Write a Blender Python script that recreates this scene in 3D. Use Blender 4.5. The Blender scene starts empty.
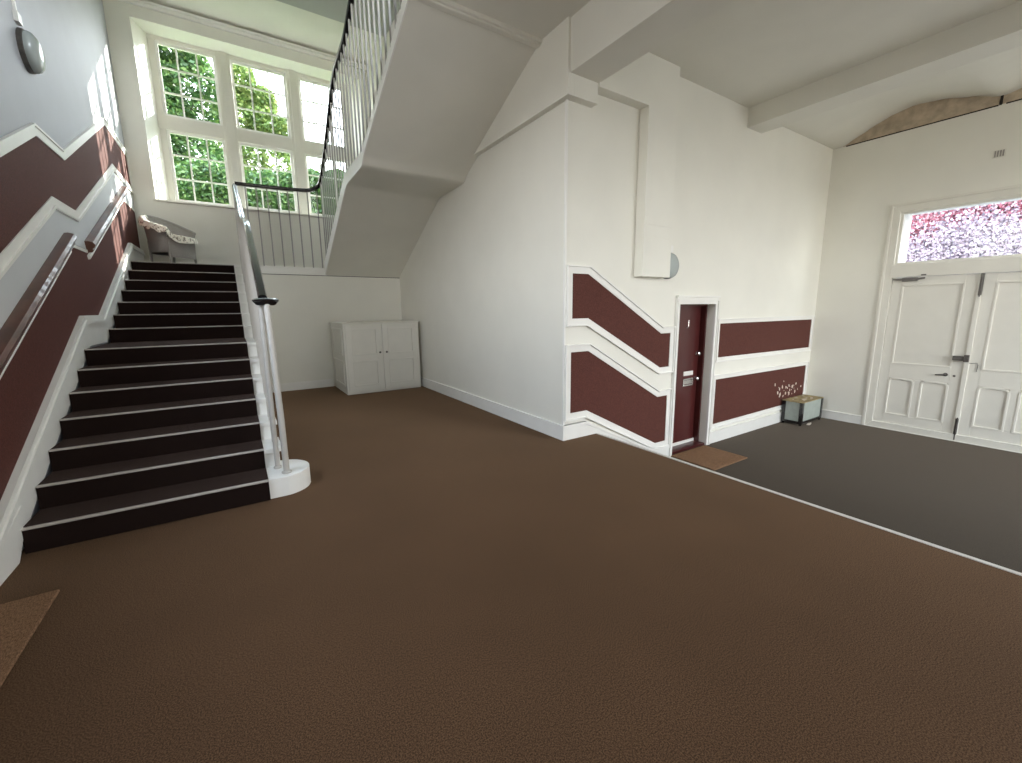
import bpy, bmesh, math, random
from mathutils import Vector, Matrix
random.seed(7)
S = bpy.context.scene
COL = S.collection

# ------------------------------------------------------------------ camera
cd = bpy.data.cameras.new('camera')
cam = bpy.data.objects.new('camera', cd); COL.objects.link(cam)
cd.sensor_width = 36.0
cd.lens = 421.352 / 1022.0 * 36.0
cd.clip_start = 0.05
_R = Vector((0.83744755, -0.54641137, -0.01077985))
_D = Vector((-0.10191735, -0.13676243, -0.98534709))
_F = Vector((0.53693058, 0.82627516, -0.17022016))
cam.matrix_world = Matrix(((_R.x, -_D.x, -_F.x, 0), (_R.y, -_D.y, -_F.y, 0), (_R.z, -_D.z, -_F.z, 1.5), (0, 0, 0, 1)))
S.camera = cam

# ------------------------------------------------------------------ exposure
S.view_settings.view_transform = 'Standard'
S.view_settings.look = 'None'
S.view_settings.gamma = 1.0
S.view_settings.use_curve_mapping = False
S.view_settings.exposure = 1.47
S.cycles.use_denoising = True
S.cycles.max_bounces = 14
S.cycles.diffuse_bounces = 8
S.cycles.transparent_max_bounces = 16
S.cycles.sample_clamp_indirect = 6.0
S.cycles.caustics_reflective = False
S.cycles.caustics_refractive = False

# ------------------------------------------------------------------ sky
W = bpy.data.worlds.new('sky'); S.world = W; W.use_nodes = True
nt = W.node_tree; nt.nodes.clear()
o_ = nt.nodes.new('ShaderNodeOutputWorld'); b_ = nt.nodes.new('ShaderNodeBackground')
tc = nt.nodes.new('ShaderNodeTexCoord'); sp = nt.nodes.new('ShaderNodeSeparateXYZ'); rp = nt.nodes.new('ShaderNodeValToRGB')
rp.color_ramp.elements[0].position = 0.0; rp.color_ramp.elements[0].color = (0.26, 0.25, 0.23, 1)
rp.color_ramp.elements[1].position = 0.6; rp.color_ramp.elements[1].color = (0.72, 0.84, 1.0, 1)
e = rp.color_ramp.elements.new(0.06); e.color = (1.0, 1.0, 0.98, 1)
nt.links.new(tc.outputs['Generated'], sp.inputs[0]); nt.links.new(sp.outputs['Z'], rp.inputs[0])
nt.links.new(rp.outputs[0], b_.inputs[0]); nt.links.new(b_.outputs[0], o_.inputs[0])
b_.inputs[1].default_value = 5.0

# ------------------------------------------------------------------ sun
sd = bpy.data.lights.new('sun', 'SUN'); sun = bpy.data.objects.new('sun', sd); COL.objects.link(sun)
sd.energy = 6.5; sd.angle = 0.012; sd.color = (1.0, 0.96, 0.88)
sun.rotation_euler = Vector((-1, -0.72, -0.51)).to_track_quat('-Z', 'Y').to_euler()
sun.location = (12, 18, 9)

# ------------------------------------------------------------------ daylight portals at the window openings and the added unseen ones
def portal(name, loc, size, aim, power=None, color=(1, 1, 1)):
    l = bpy.data.lights.new(name, 'AREA'); l.shape = 'RECTANGLE'; l.size, l.size_y = size
    o = bpy.data.objects.new(name, l); COL.objects.link(o); o.location = loc
    o.rotation_euler = Vector(aim).to_track_quat('-Z', 'Y').to_euler()
    if power is None: l.cycles.is_portal = True
    else: l.energy = power; l.color = color
    return o
portal('sky_portal', (0.95, 11.05, 5.03), (3.7, 3.1), (0, -1, 0))
portal('sky_portal', (9.67, 1.52, 2.53), (1.95, 0.8), (-1, 0, 0))
portal('sky_portal', (9.42, -1.7, 1.6), (2.2, 2.9), (-1, 0, 0))
portal('sky_portal', (2.1, -4.27, 3.1), (1.5, 1.7), (0, 1, 0))
portal('sky_portal', (-1.61, 2.55, 2.95), (2.4, 2.1), (1, 0, 0))
portal('sky_portal', (6.9, -4.27, 2.12), (3.9, 3.75), (0, 1, 0))

# ------------------------------------------------------------------ constants
XL, XA, XE, XC = -1.29, 3.04, 3.56, 9.15
YB, YL, YW, YR = 3.59, 8.96, 10.42, -4.0
ZLOW, ZC, ZTOP = -0.59, 4.24, 6.85
RI = 0.1636
XG, XB = 1.585, 0.24

# ------------------------------------------------------------------ materials
def mat(name, col, rough=0.6, var=0.0, vscale=8.0, bump=0.0, bscale=200.0, metal=0.0, col2=None, spec=0.4, detail=3.0, coat=0.0, stretch=None):
    m = bpy.data.materials.new(name); m.use_nodes = True
    n = m.node_tree.nodes; l = m.node_tree.links
    p = n['Principled BSDF']
    p.inputs['Base Color'].default_value = (*col, 1); p.inputs['Roughness'].default_value = rough
    p.inputs['Metallic'].default_value = metal; p.inputs['Specular IOR Level'].default_value = spec
    p.inputs['Coat Weight'].default_value = coat
    if var > 0 or bump > 0:
        t = n.new('ShaderNodeTexCoord'); src = t.outputs['Object']
        if stretch:
            mp = n.new('ShaderNodeMapping'); mp.inputs['Scale'].default_value = stretch
            l.new(src, mp.inputs[0]); src = mp.outputs[0]
    if var > 0:
        z = n.new('ShaderNodeTexNoise'); z.inputs['Scale'].default_value = vscale; z.inputs['Detail'].default_value = detail
        l.new(src, z.inputs['Vector'])
        r = n.new('ShaderNodeValToRGB'); r.color_ramp.elements[0].position = 0.3; r.color_ramp.elements[1].position = 0.7
        c2 = col2 if col2 else tuple(min(1, c * (1 + var)) for c in col)
        c1 = col if col2 else tuple(c * (1 - var) for c in col)
        r.color_ramp.elements[0].color = (*c1, 1); r.color_ramp.elements[1].color = (*c2, 1)
        l.new(z.outputs['Fac'], r.inputs[0]); l.new(r.outputs[0], p.inputs['Base Color'])
    if bump > 0:
        z2 = n.new('ShaderNodeTexNoise'); z2.inputs['Scale'].default_value = bscale; z2.inputs['Detail'].default_value = 4
        l.new(src, z2.inputs['Vector'])
        bp = n.new('ShaderNodeBump'); bp.inputs['Strength'].default_value = bump; bp.inputs['Distance'].default_value = 0.01
        l.new(z2.outputs['Fac'], bp.inputs['Height']); l.new(bp.outputs[0], p.inputs['Normal'])
    return m
M = {}
M['wall'] = mat('white_wall_paint', (0.77, 0.755, 0.685), 0.55, 0.025, 1.5, 0.12, 60)
M['walll'] = mat('dimmed_bluish_wall_paint', (0.42, 0.43, 0.46), 0.55, 0.04, 1.5, 0.12, 60)  # wall white lowered and blued: dimmer sky light put into the colour
M['wallw'] = mat('dimmed_white_paint', (0.58, 0.595, 0.605), 0.5, 0.03, 2, 0.1, 60)  # band white lowered the same way, weaker window light in its colour
M['ceil'] = mat('ceiling_paint', (0.73, 0.715, 0.65), 0.7, 0.025, 2.0, 0.15, 70)
M['ceilshade'] = mat('shaded_ceiling_paint', (0.40, 0.40, 0.385), 0.7, 0.03, 2.0, 0.15, 70)  # ceiling paint darkened, shade of the upper slab put into the colour
M['trim'] = mat('white_gloss_trim', (0.80, 0.79, 0.75), 0.35, 0.02, 6.0)
M['cream'] = mat('cream_joinery', (0.72, 0.70, 0.63), 0.4, 0.02, 5.0)
M['maroon'] = mat('maroon_relief_wallpaper', (0.098, 0.034, 0.026), 0.7, 0.22, 90, 0.5, 160, spec=0.15)
M['doorred'] = mat('dark_red_gloss_paint', (0.075, 0.016, 0.015), 0.28, 0.05, 5, coat=0.3)
M['carpet'] = mat('brown_carpet', (0.075, 0.037, 0.021), 0.95, 0.0, 1, 0.0, 900, spec=0.1)
M['stairc'] = mat('dark_brown_stair_carpet', (0.013, 0.007, 0.0055), 0.95, 0.25, 300, 0.5, 420, spec=0.1)
M['lobby'] = mat('charcoal_barrier_matting', (0.036, 0.029, 0.021), 0.95, 0.35, 220, 0.0, 300, spec=0.1)
M['coir'] = mat('coir', (0.16, 0.085, 0.045), 0.95, 0.0, 1, 0.8, 260, spec=0.1)
M['nosing'] = mat('pale_nosing', (0.42, 0.38, 0.345), 0.45, 0.08, 30)
M['steelnose'] = mat('aluminium_nosing', (0.66, 0.63, 0.58), 0.45, 0.05, 30, metal=0.2)
M['wood'] = mat('varnished_mahogany', (0.10, 0.040, 0.026), 0.38, 0.3, 14, coat=0.2, stretch=(1, 0.08, 1))
M['black'] = mat('black_lacquer', (0.012, 0.011, 0.011), 0.18, coat=0.5)
M['bar'] = mat('pale_grey_bar_paint', (0.46, 0.435, 0.395), 0.4, 0.05, 20)
M['bar2'] = mat('grey_steel_bar_paint', (0.30, 0.285, 0.265), 0.4, 0.05, 20)
M['plaster'] = mat('bare_tan_plaster', (0.50, 0.41, 0.31), 0.9, 0.2, 9, 0.6, 40, detail=8)
M['gapdark'] = mat('dark_gap_strip', (0.03, 0.025, 0.02), 0.95)
M['iron'] = mat('aged_dark_metal', (0.12, 0.11, 0.10), 0.4, 0.2, 30, metal=0.6)
M['chrome'] = mat('chrome', (0.75, 0.74, 0.72), 0.2, metal=0.9)
M['wicker'] = mat('grey_woven_wicker', (0.36, 0.345, 0.32), 0.8, 0.25, 120, 0.9, 180)
M['throw'] = mat('cream_throw', (0.75, 0.70, 0.60), 0.95, 0.0, 1, 0.7, 60)
M['boxgrey'] = mat('pale_green_grey_enamel', (0.36, 0.40, 0.36), 0.4, 0.08, 12)
M['boxtop'] = mat('stained_yellow_top', (0.36, 0.29, 0.15), 0.7, 0.45, 14, detail=6)
M['flake'] = mat('bare_plaster_flakes', (0.68, 0.60, 0.52), 0.9, 0.15, 60)
M['bark'] = mat('bark', (0.09, 0.065, 0.045), 0.95, 0.3, 12, 0.8, 30)
M['render'] = mat('pale_lavender_render', (0.17, 0.165, 0.20), 0.9, 0.08, 3)
M['grass'] = mat('lawn', (0.07, 0.12, 0.03), 0.95, 0.4, 3)
M['tarmac'] = mat('tarmac', (0.2, 0.2, 0.2), 0.95, 0.2, 20)
M['opal'] = mat('opal_glass', (0.38, 0.42, 0.41), 0.12, spec=0.7)

def two_tone(m, ca, cb, scale, detail=2, lo=0.42, hi=0.58, rough_mul=None, big=None, big_amt=0.18, stretch=None):
    """fibre speckle between two colours, with a slow wear variation"""
    n = m.node_tree.nodes; l = m.node_tree.links; p = n['Principled BSDF']
    t = n.new('ShaderNodeTexCoord'); z = n.new('ShaderNodeTexNoise'); z.inputs['Scale'].default_value = scale; z.inputs['Detail'].default_value = detail; z.inputs['Roughness'].default_value = 0.7
    src = t.outputs['Object']
    if stretch:
        mp = n.new('ShaderNodeMapping'); mp.inputs['Scale'].default_value = stretch; l.new(src, mp.inputs[0]); src = mp.outputs[0]
    l.new(src, z.inputs['Vector'])
    r = n.new('ShaderNodeValToRGB'); r.color_ramp.elements[0].position = lo; r.color_ramp.elements[1].position = hi
    r.color_ramp.elements[0].color = (*ca, 1); r.color_ramp.elements[1].color = (*cb, 1)
    l.new(z.outputs['Fac'], r.inputs[0]); out = r.outputs[0]
    if big:
        z2 = n.new('ShaderNodeTexNoise'); z2.inputs['Scale'].default_value = big; z2.inputs['Detail'].default_value = 3; l.new(t.outputs['Object'], z2.inputs['Vector'])
        mr = n.new('ShaderNodeMapRange'); mr.inputs['To Min'].default_value = 1 - big_amt; mr.inputs['To Max'].default_value = 1 + big_amt
        mr.inputs['From Min'].default_value = 0.3; mr.inputs['From Max'].default_value = 0.7
        l.new(z2.outputs['Fac'], mr.inputs['Value'])
        mx = n.new('ShaderNodeVectorMath'); mx.operation = 'SCALE'; l.new(out, mx.inputs[0]); l.new(mr.outputs[0], mx.inputs['Scale']); out = mx.outputs[0]
    l.new(out, p.inputs['Base Color'])
two_tone(M['carpet'], (0.042, 0.0215, 0.0108), (0.138, 0.077, 0.041), 190, 4, big=0.9, big_amt=0.10)
for k_, tint in (('carpet', (1.0, 0.70, 0.45, 1)), ('lobby', (1.0, 0.82, 0.65, 1)), ('stairc', (1.0, 0.7, 0.6, 1))):
    p_ = M[k_].node_tree.nodes['Principled BSDF']; p_.inputs['Sheen Weight'].default_value = 0.22 if k_ != 'stairc' else 0.12
    p_.inputs['Sheen Roughness'].default_value = 0.35; p_.inputs['Sheen Tint'].default_value = tint
two_tone(M['lobby'], (0.024, 0.0195, 0.0145), (0.052, 0.042, 0.031), 190, 4)
two_tone(M['coir'], (0.13, 0.068, 0.036), (0.38, 0.225, 0.13), 60, 3, 0.35, 0.65, stretch=(4, 1, 1))
two_tone(M['throw'], (0.30, 0.26, 0.21), (0.86, 0.82, 0.72), 26, 1, 0.40, 0.47)

def leaf_mat(name, a, b, c):
    m = bpy.data.materials.new(name); m.use_nodes = True; n = m.node_tree.nodes; l = m.node_tree.links; p = n['Principled BSDF']
    g = n.new('ShaderNodeNewGeometry'); r = n.new('ShaderNodeValToRGB')
    r.color_ramp.elements[0].color = (*a, 1); r.color_ramp.elements[1].color = (*c, 1); e = r.color_ramp.elements.new(0.5); e.color = (*b, 1)
    l.new(g.outputs['Random Per Island'], r.inputs[0]); l.new(r.outputs[0], p.inputs['Base Color'])
    p.inputs['Roughness'].default_value = 0.5
    tr = n.new('ShaderNodeBsdfTranslucent'); l.new(r.outputs[0], tr.inputs[0]); ad = n.new('ShaderNodeMixShader'); ad.inputs[0].default_value = 0.35
    l.new(p.outputs[0], ad.inputs[1]); l.new(tr.outputs[0], ad.inputs[2]); l.new(ad.outputs[0], n['Material Output'].inputs[0])
    return m
M['leaf'] = leaf_mat('green_leaves', (0.020, 0.055, 0.014), (0.05, 0.12, 0.03), (0.14, 0.22, 0.06))
M['leaf2'] = leaf_mat('yellow_green_leaves', (0.05, 0.10, 0.02), (0.14, 0.22, 0.05), (0.28, 0.33, 0.10))
M['redleaf'] = leaf_mat('red_creeper_leaves', (0.08, 0.03, 0.05), (0.36, 0.09, 0.13), (0.50, 0.34, 0.38))
M['blossom'] = leaf_mat('lilac_blossom', (0.10, 0.085, 0.12), (0.38, 0.29, 0.34), (0.60, 0.52, 0.56))

gm = bpy.data.materials.new('clear_glass'); gm.use_nodes = True
n = gm.node_tree.nodes; l = gm.node_tree.links; n.remove(n['Principled BSDF'])
tr = n.new('ShaderNodeBsdfTransparent'); tr.inputs[0].default_value = (0.97, 0.985, 0.975, 1)
gl = n.new('ShaderNodeBsdfGlossy'); gl.inputs['Roughness'].default_value = 0.02
mx = n.new('ShaderNodeMixShader'); mx.inputs[0].default_value = 0.008
l.new(tr.outputs[0], mx.inputs[1]); l.new(gl.outputs[0], mx.inputs[2]); l.new(mx.outputs[0], n['Material Output'].inputs[0])
M['glass'] = gm

# ------------------------------------------------------------------ mesh helpers
def BM(): return bmesh.new()
def box(bm, x0, x1, y0, y1, z0, z1):
    v = [bm.verts.new(p) for p in ((x0,y0,z0),(x1,y0,z0),(x1,y1,z0),(x0,y1,z0),(x0,y0,z1),(x1,y0,z1),(x1,y1,z1),(x0,y1,z1))]
    for f in ((0,3,2,1),(4,5,6,7),(0,1,5,4),(1,2,6,5),(2,3,7,6),(3,0,4,7)): bm.faces.new([v[i] for i in f])
def prism(bm, poly, a0, a1, axis):
    """extrude a 2D polygon along axis 0/1/2; poly in the other two axes in xyz order"""
    def P(u, w, a):
        return (a, u, w) if axis == 0 else ((u, a, w) if axis == 1 else (u, w, a))
    A = [bm.verts.new(P(u, w, a0)) for u, w in poly]; B = [bm.verts.new(P(u, w, a1)) for u, w in poly]
    k = len(poly)
    bm.faces.new(A); bm.faces.new(B[::-1])
    for i in range(k): bm.faces.new((A[i], B[i], B[(i+1) % k], A[(i+1) % k]))
def offs(pl, d, closed=False):
    """mitred offset of a 2D polyline (left of travel is +)"""
    P = [Vector(p) for p in pl]; k = len(P); out = []
    for i in range(k):
        a = P[i-1] if (i > 0 or closed) else None; b = P[i]; c = P[(i+1) % k] if (i < k-1 or closed) else None
        ns = []
        for s, t in ((a, b), (b, c)):
            if s is not None and t is not None:
                dd = (t - s).normalized(); ns.append(Vector((-dd.y, dd.x)))
        if len(ns) == 1: out.append(tuple(b + ns[0] * d))
        else:
            m = ns[0] + ns[1]; m = m / max(0.25, m.dot(ns[0])) ; out.append(tuple(b + m * d))
    return out
def ribbon(bm, pl, d0, d1, a0, a1, axis):
    A = offs(pl, d0); B = offs(pl, d1)
    for i in range(len(pl) - 1):
        prism(bm, [A[i], A[i+1], B[i+1], B[i]], a0, a1, axis)
def ring(bm, pl, d0, d1, a0, a1, axis):
    A = offs(pl, d0, True); B = offs(pl, d1, True); k = len(pl)
    for i in range(k):
        j = (i + 1) % k; prism(bm, [A[i], A[j], B[j], B[i]], a0, a1, axis)
def tube(bm, pts, r, seg=10, squash=1.0, cap=True):
    pts = [Vector(p) for p in pts]; rings = []
    for i, p in enumerate(pts):
        d = (pts[min(i+1, len(pts)-1)] - pts[max(i-1, 0)]).normalized()
        up = Vector((0, 0, 1)) if abs(d.z) < 0.95 else Vector((1, 0, 0))
        s = d.cross(up).normalized(); u = s.cross(d).normalized()
        rr = r[i] if isinstance(r, (list, tuple)) else r
        rings.append([bm.verts.new(p + s * rr * math.cos(2*math.pi*k/seg) + u * rr * squash * math.sin(2*math.pi*k/seg)) for k in range(seg)])
    for a, b in zip(rings, rings[1:]):
        for k in range(seg): bm.faces.new((a[k], a[(k+1) % seg], b[(k+1) % seg], b[k]))
    if cap: bm.faces.new(rings[0][::-1]); bm.faces.new(rings[-1])
def sweep(bm, pts, prof):
    """sweep a closed 2D profile (side, up) along a path"""
    pts = [Vector(p) for p in pts]; rings = []
    for i, p in enumerate(pts):
        d = (pts[min(i+1, len(pts)-1)] - pts[max(i-1, 0)]).normalized()
        s = d.cross(Vector((0, 0, 1))).normalized(); u = s.cross(d).normalized()
        rings.append([bm.verts.new(p + s * a + u * b) for a, b in prof])
    k = len(prof)
    for a, b in zip(rings, rings[1:]):
        for q in range(k): bm.faces.new((a[q], a[(q+1) % k], b[(q+1) % k], b[q]))
    bm.faces.new(rings[0][::-1]); bm.faces.new(rings[-1])
def lathe(bm, prof, origin, axis='z', seg=28, flip=1):
    """prof: (radius, height) pairs, spun about an axis through origin"""
    O = Vector(origin); rings = []
    for r, h in prof:
        row = []
        for k in range(seg):
            a = 2 * math.pi * k / seg; c, s = r * math.cos(a), r * math.sin(a)
            v = {'z': (c, s, h), 'x': (h, c, s), 'y': (c, h, s)}[axis]
            row.append(bm.verts.new(O + Vector(v)))
        rings.append(row)
    for a, b in zip(rings, rings[1:]):
        for k in range(seg): bm.faces.new((a[k], a[(k+1) % seg], b[(k+1) % seg], b[k]))
    bm.faces.new(rings[0]); bm.faces.new(rings[-1])
def smooth_path(pts, n=6):
    P = [Vector(p) for p in pts]; P = [2*P[0]-P[1]] + P + [2*P[-1]-P[-2]]; out = []
    for i in range(1, len(P) - 2):
        for k in range(n):
            t = k / n; a, b, c, d = P[i-1], P[i], P[i+1], P[i+2]
            out.append(0.5*((2*b)+(c-a)*t+(2*a-5*b+4*c-d)*t*t+(3*b-a-3*c+d)*t**3))
    out.append(P[-2]); return out
def obj(name, bm, m, parent=None, bevel=0.0, smooth=False, seg=2):
    bmesh.ops.recalc_face_normals(bm, faces=bm.faces[:])
    me = bpy.data.meshes.new(name); bm.to_mesh(me); bm.free()
    for mm in (m if isinstance(m, (list, tuple)) else [m]): me.materials.append(mm)
    o = bpy.data.objects.new(name, me); COL.objects.link(o)
    if parent is not None:
        o.parent = parent; o.matrix_parent_inverse = Matrix.Translation(parent.location).inverted() if parent.type == 'EMPTY' else Matrix()
    if smooth:
        for p in me.polygons: p.use_smooth = True
        me.set_sharp_from_angle(angle=math.radians(40))
    if bevel > 0:
        b = o.modifiers.new('bevel', 'BEVEL'); b.width = bevel; b.segments = seg; b.limit_method = 'ANGLE'
    return o
def struct(name, bm, m, **k):
    o = obj(name, bm, m, **k)
    if o.parent is None: o['kind'] = 'structure'
    return o
def thing(name, label, cat, loc, group=None):
    o = bpy.data.objects.new(name, None); COL.objects.link(o); o.location = loc; o.empty_display_size = 0.2
    o['label'] = label; o['category'] = cat
    if group: o['group'] = group
    return o
def tag(o, label, cat, group=None, kind=None):
    o['label'] = label; o['category'] = cat
    if group: o['group'] = group
    if kind: o['kind'] = kind
    return o
def wall_ring(bm, axis, rings):
    """rings: list of (a, u0, u1, w0, w1) rectangles joined in a closed loop -> wall with one opening"""
    V = []
    for a, u0, u1, w0, w1 in rings:
        c = [(u0, w0), (u1, w0), (u1, w1), (u0, w1)]
        V.append([bm.verts.new((a, u, w) if axis == 0 else (u, a, w)) for u, w in c])
    for i in range(len(V)):
        A, B = V[i], V[(i+1) % len(V)]
        for k in range(4): bm.faces.new((A[k], A[(k+1) % 4], B[(k+1) % 4], B[k]))

# ================================================================== THE SHELL
# floors
bm = BM(); box(bm, XL, XE - 0.02, YR, YL, -0.12, 0.0); floor = struct('floor', bm, M['carpet'])
bm = BM(); box(bm, XE - 0.3, XC, YR, YB, ZLOW - 0.12, ZLOW); struct('floor_lobby', bm, M['lobby'])
# edge of the upper floor and the hidden steps down to the lobby
bm = BM(); box(bm, XE - 0.026, XE + 0.008, YR, YB - 0.022, -0.045, 0.006); struct('trim_1', bm, M['steelnose'], bevel=0.004)
bm = BM()
for k in range(3):
    box(bm, XE - 0.02, XE + 0.02 + 0.35 * (3 - k), YR, YB - 0.022, ZLOW, ZLOW + 0.1475 * (k + 1) - (0.0 if k < 2 else 0.0))
struct('floor_steps', bm, M['carpet'])

# left wall with dado panels
bm = BM(); wall_ring(bm, 0, [(XL, YR, YW + 0.6, -0.3, ZTOP + 0.3), (XL, 1.4, 3.7, 1.95, 3.95), (XL - 0.3, 1.4, 3.7, 1.95, 3.95), (XL - 0.3, YR, YW + 0.6, -0.3, ZTOP + 0.3)]); wl = struct('wall_left', bm, M['walll'])  # high opening out of view, added to light the stairwell wall
upper = [(3.2, 1.326), (3.4, 1.424), (5.727, 2.562), (6.45, 2.57), (8.9, 3.70), (10.34, 3.70), (10.34, 4.2), (8.80, 4.2), (6.365, 3.045), (5.60, 3.035), (3.4, 1.983), (3.2, 1.887)]
lower = [(1.5, 0.26), (3.4, 0.26), (5.92, 1.478), (6.65, 1.478), (9.2, 2.605), (10.34, 2.615), (10.34, 3.28), (9.32, 3.28), (6.62, 2.16), (5.95, 2.16), (3.4, 0.90), (1.5, 0.90)]
for poly in (upper, lower):
    bm = BM(); prism(bm, poly, XL - 0.005, XL + 0.006, 0); obj('dado_panel', bm, M['maroon'], wl)
bm = BM()
ring(bm, upper, 0.0, -0.09, XL - 0.004, XL + 0.014, 0); ring(bm, upper, -0.075, -0.095, XL - 0.004, XL + 0.026, 0)
tt = lower[6:]
ring(bm, lower, 0.0, -0.03, XL - 0.004, XL + 0.012, 0)
obj('panel_moulding', bm, M['trim'], wl)
bm = BM(); band = [(3.2, 0.9), (5.95, 2.2), (6.62, 2.2), (9.32, 3.30), (10.36, 3.30), (10.36, 3.69), (8.9, 3.69), (6.45, 2.56), (5.727, 2.552), (3.4, 1.414), (3.2, 1.32)]
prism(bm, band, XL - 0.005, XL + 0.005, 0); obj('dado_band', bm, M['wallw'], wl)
# ledge and moulding of the broad white band
bm = BM()
low = [(1.5, 1.424), (3.4, 1.424), (5.727, 2.562), (6.45, 2.57), (8.9, 3.70), (10.36, 3.70)]
ribbon(bm, low, -0.09, -0.105, XL - 0.004, XL + 0.022, 0)
obj('band_moulding', bm, M['trim'], wl)
# sloping skirting up the stairs
bm = BM()
sk = [(1.5, 0.25), (3.38, 0.25), (5.91, 1.471), (6.65, 1.471), (9.2, 2.60), (10.36, 2.61)]
ribbon(bm, sk, -0.30, 0.0, XL - 0.002, XL + 0.036, 0)
ribbon(bm, sk, -0.075, -0.040, XL - 0.002, XL + 0.058, 0); ribbon(bm, sk, -0.041, 0.004, XL - 0.002, XL + 0.046, 0)
prism(bm, [(1.5, 0.0), (3.62, 0.0), (3.74, 0.12), (3.8, 0.30), (3.38, 0.16), (1.5, 0.16)], XL - 0.002, XL + 0.045, 0)
struct('baseboard_left', bm, M['trim'])

# window wall (stair landing), splayed opening
bm = BM()
wall_ring(bm, 1, [(YW, XL, XA + 0.3, -0.3, ZTOP + 0.3), (YW, -0.965, 2.875, 3.545, 6.525), (10.85, -0.80, 2.71, 3.545, 6.52),
                  (11.0, -0.80, 2.71, 3.545, 6.52), (11.0, XL, XA + 0.3, -0.3, ZTOP + 0.3)])
wb = struct('wall_back', bm, M['wall'])
bm = BM(); box(bm, XL, XA, YW - 0.05, YW, 6.72, 6.79); box(bm, XL, XA, YW - 0.085, YW, 6.775, 6.80); struct('trim_2', bm, M['trim'])
# wall under the landing
bm = BM(); box(bm, XB + 0.007, XA, YL + 0.0, YL + 0.14, -0.1, 2.16); struct('wall_understair', bm, M['wall'])
bm = BM(); box(bm, XL, XA, YL + 0.125, YW, 2.13, 2.29); box(bm, XB + 0.01, XA, YL + 0.002, YL + 0.13, 2.13, 2.29); struct('floor_landing', bm, M['stairc'])
bm = BM(); box(bm, XB - 0.02, XG + 0.02, YL - 0.012, YL + 0.06, 2.17, 2.285); box(bm, XB - 0.02, XG + 0.02, YL - 0.025, YL + 0.06, 2.285, 2.305); struct('trim_3', bm, M['trim'], bevel=0.003)
bm = BM(); box(bm, XB, 1.56, YL - 0.022, YL + 0.01, 0, 0.13); box(bm, XB, 1.56, YL - 0.014, YL + 0.01, 0.13, 0.15); struct('baseboard_back', bm, M['trim'])
bm = BM(); box(bm, -1.22, XA, YW - 0.022, YW, 2.29, 2.44); struct('baseboard_landing', bm, M['trim'])

# wall A beside the stairwell, thicker above the picture rail
bm = BM(); box(bm, XA, XA + 0.3, YB + 0.3, YW + 0.6, -0.3, ZTOP + 0.3); struct('wall_stairwell', bm, M['wall'])
bm = BM(); box(bm, XA - 0.07, XA + 0.015, YB - 0.1, 6.2, 3.567, ZC + 0.1); struct('trim_4', bm, M['wall'])
bm = BM(); box(bm, XA - 0.02, XA, YB - 0.02, YL, 0, 0.15); box(bm, XA - 0.027, XA, YB - 0.027, YL, 0.145, 0.178); struct('baseboard_stairwell', bm, M['trim'], bevel=0.003)
bm = BM(); box(bm, XA - 0.012, XA + 0.012, YB - 0.012, YB + 0.012, 0.17, 3.567); struct('trim_5', bm, M['trim'])

# wall B with the red door opening
bm = BM()
wall_ring(bm, 1, [(YB, XA, XC + 0.3, ZLOW - 0.3, ZC + 0.5), (YB, 5.03, 5.86, ZLOW - 0.1, 1.535), (YB + 0.3, 5.03, 5.86, ZLOW - 0.1, 1.535), (YB + 0.3, XA, XC + 0.3, ZLOW - 0.3, ZC + 0.5)])
wB = struct('wall_lobby', bm, M['wall'])
PB = {'pu': [(3.14, 1.384), (3.38, 1.384), (4.69, 0.706), (4.88, 0.706), (4.88, 1.158), (4.685, 1.158), (3.375, 1.872), (3.14, 1.872)],
      'pl': [(3.13, 0.308), (3.385, 0.308), (4.67, -0.338), (4.88, -0.338), (4.875, 0.31), (4.67, 0.31), (3.395, 1.01), (3.13, 1.01)],
      'qu': [(6.03, 0.745), (9.02, 0.725), (9.02, 1.245), (6.03, 1.25)],
      'ql': [(6.02, -0.29), (8.985, -0.275), (8.985, 0.39), (6.02, 0.41)]}
for k_, poly in PB.items():
    bm = BM(); prism(bm, poly, YB - 0.006, YB + 0.004, 1); obj('dado_panel', bm, M['maroon'], wB)
    bm = BM(); w = 0.075 if k_[0] == 'p' else 0.06
    ring(bm, poly, 0.0, -w, YB - 0.014, YB + 0.004, 1); ring(bm, poly, -w + 0.004, -w - 0.010, YB - 0.034, YB + 0.004, 1)
    obj('panel_moulding', bm, M['trim'], wB)
bm = BM()
skb = [(3.03, 0.178), (3.376, 0.178), (4.633, -0.417), (4.98, -0.43)]
ribbon(bm, skb, -0.45, 0.0, YB - 0.022, YB + 0.002, 1); ribbon(bm, skb, -0.03, 0.0, YB - 0.032, YB + 0.002, 1)
box(bm, 5.92, XC, YB - 0.022, YB, ZLOW, -0.42); box(bm, 5.92, XC, YB - 0.03, YB, -0.435, -0.405)
struct('baseboard_lobby', bm, M['trim'])
# flaked paint low on the lobby panel
bm = BM()
for k in range(34):
    cx = random.gauss(8.45, 0.2); cz = -0.12 + abs(random.gauss(0, 0.11)); r = random.uniform(0.008, 0.03)
    if cx > 8.93 or cz > 0.3: continue
    pts = [(cx + r * random.uniform(.5, 1.2) * math.cos(a), cz + r * random.uniform(.5, 1.6) * math.sin(a)) for a in [i * math.pi / 4 for i in range(8)]]
    prism(bm, pts, YB - 0.008, YB - 0.005, 1)
obj('paint_flakes', bm, M['flake'], wB)

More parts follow.
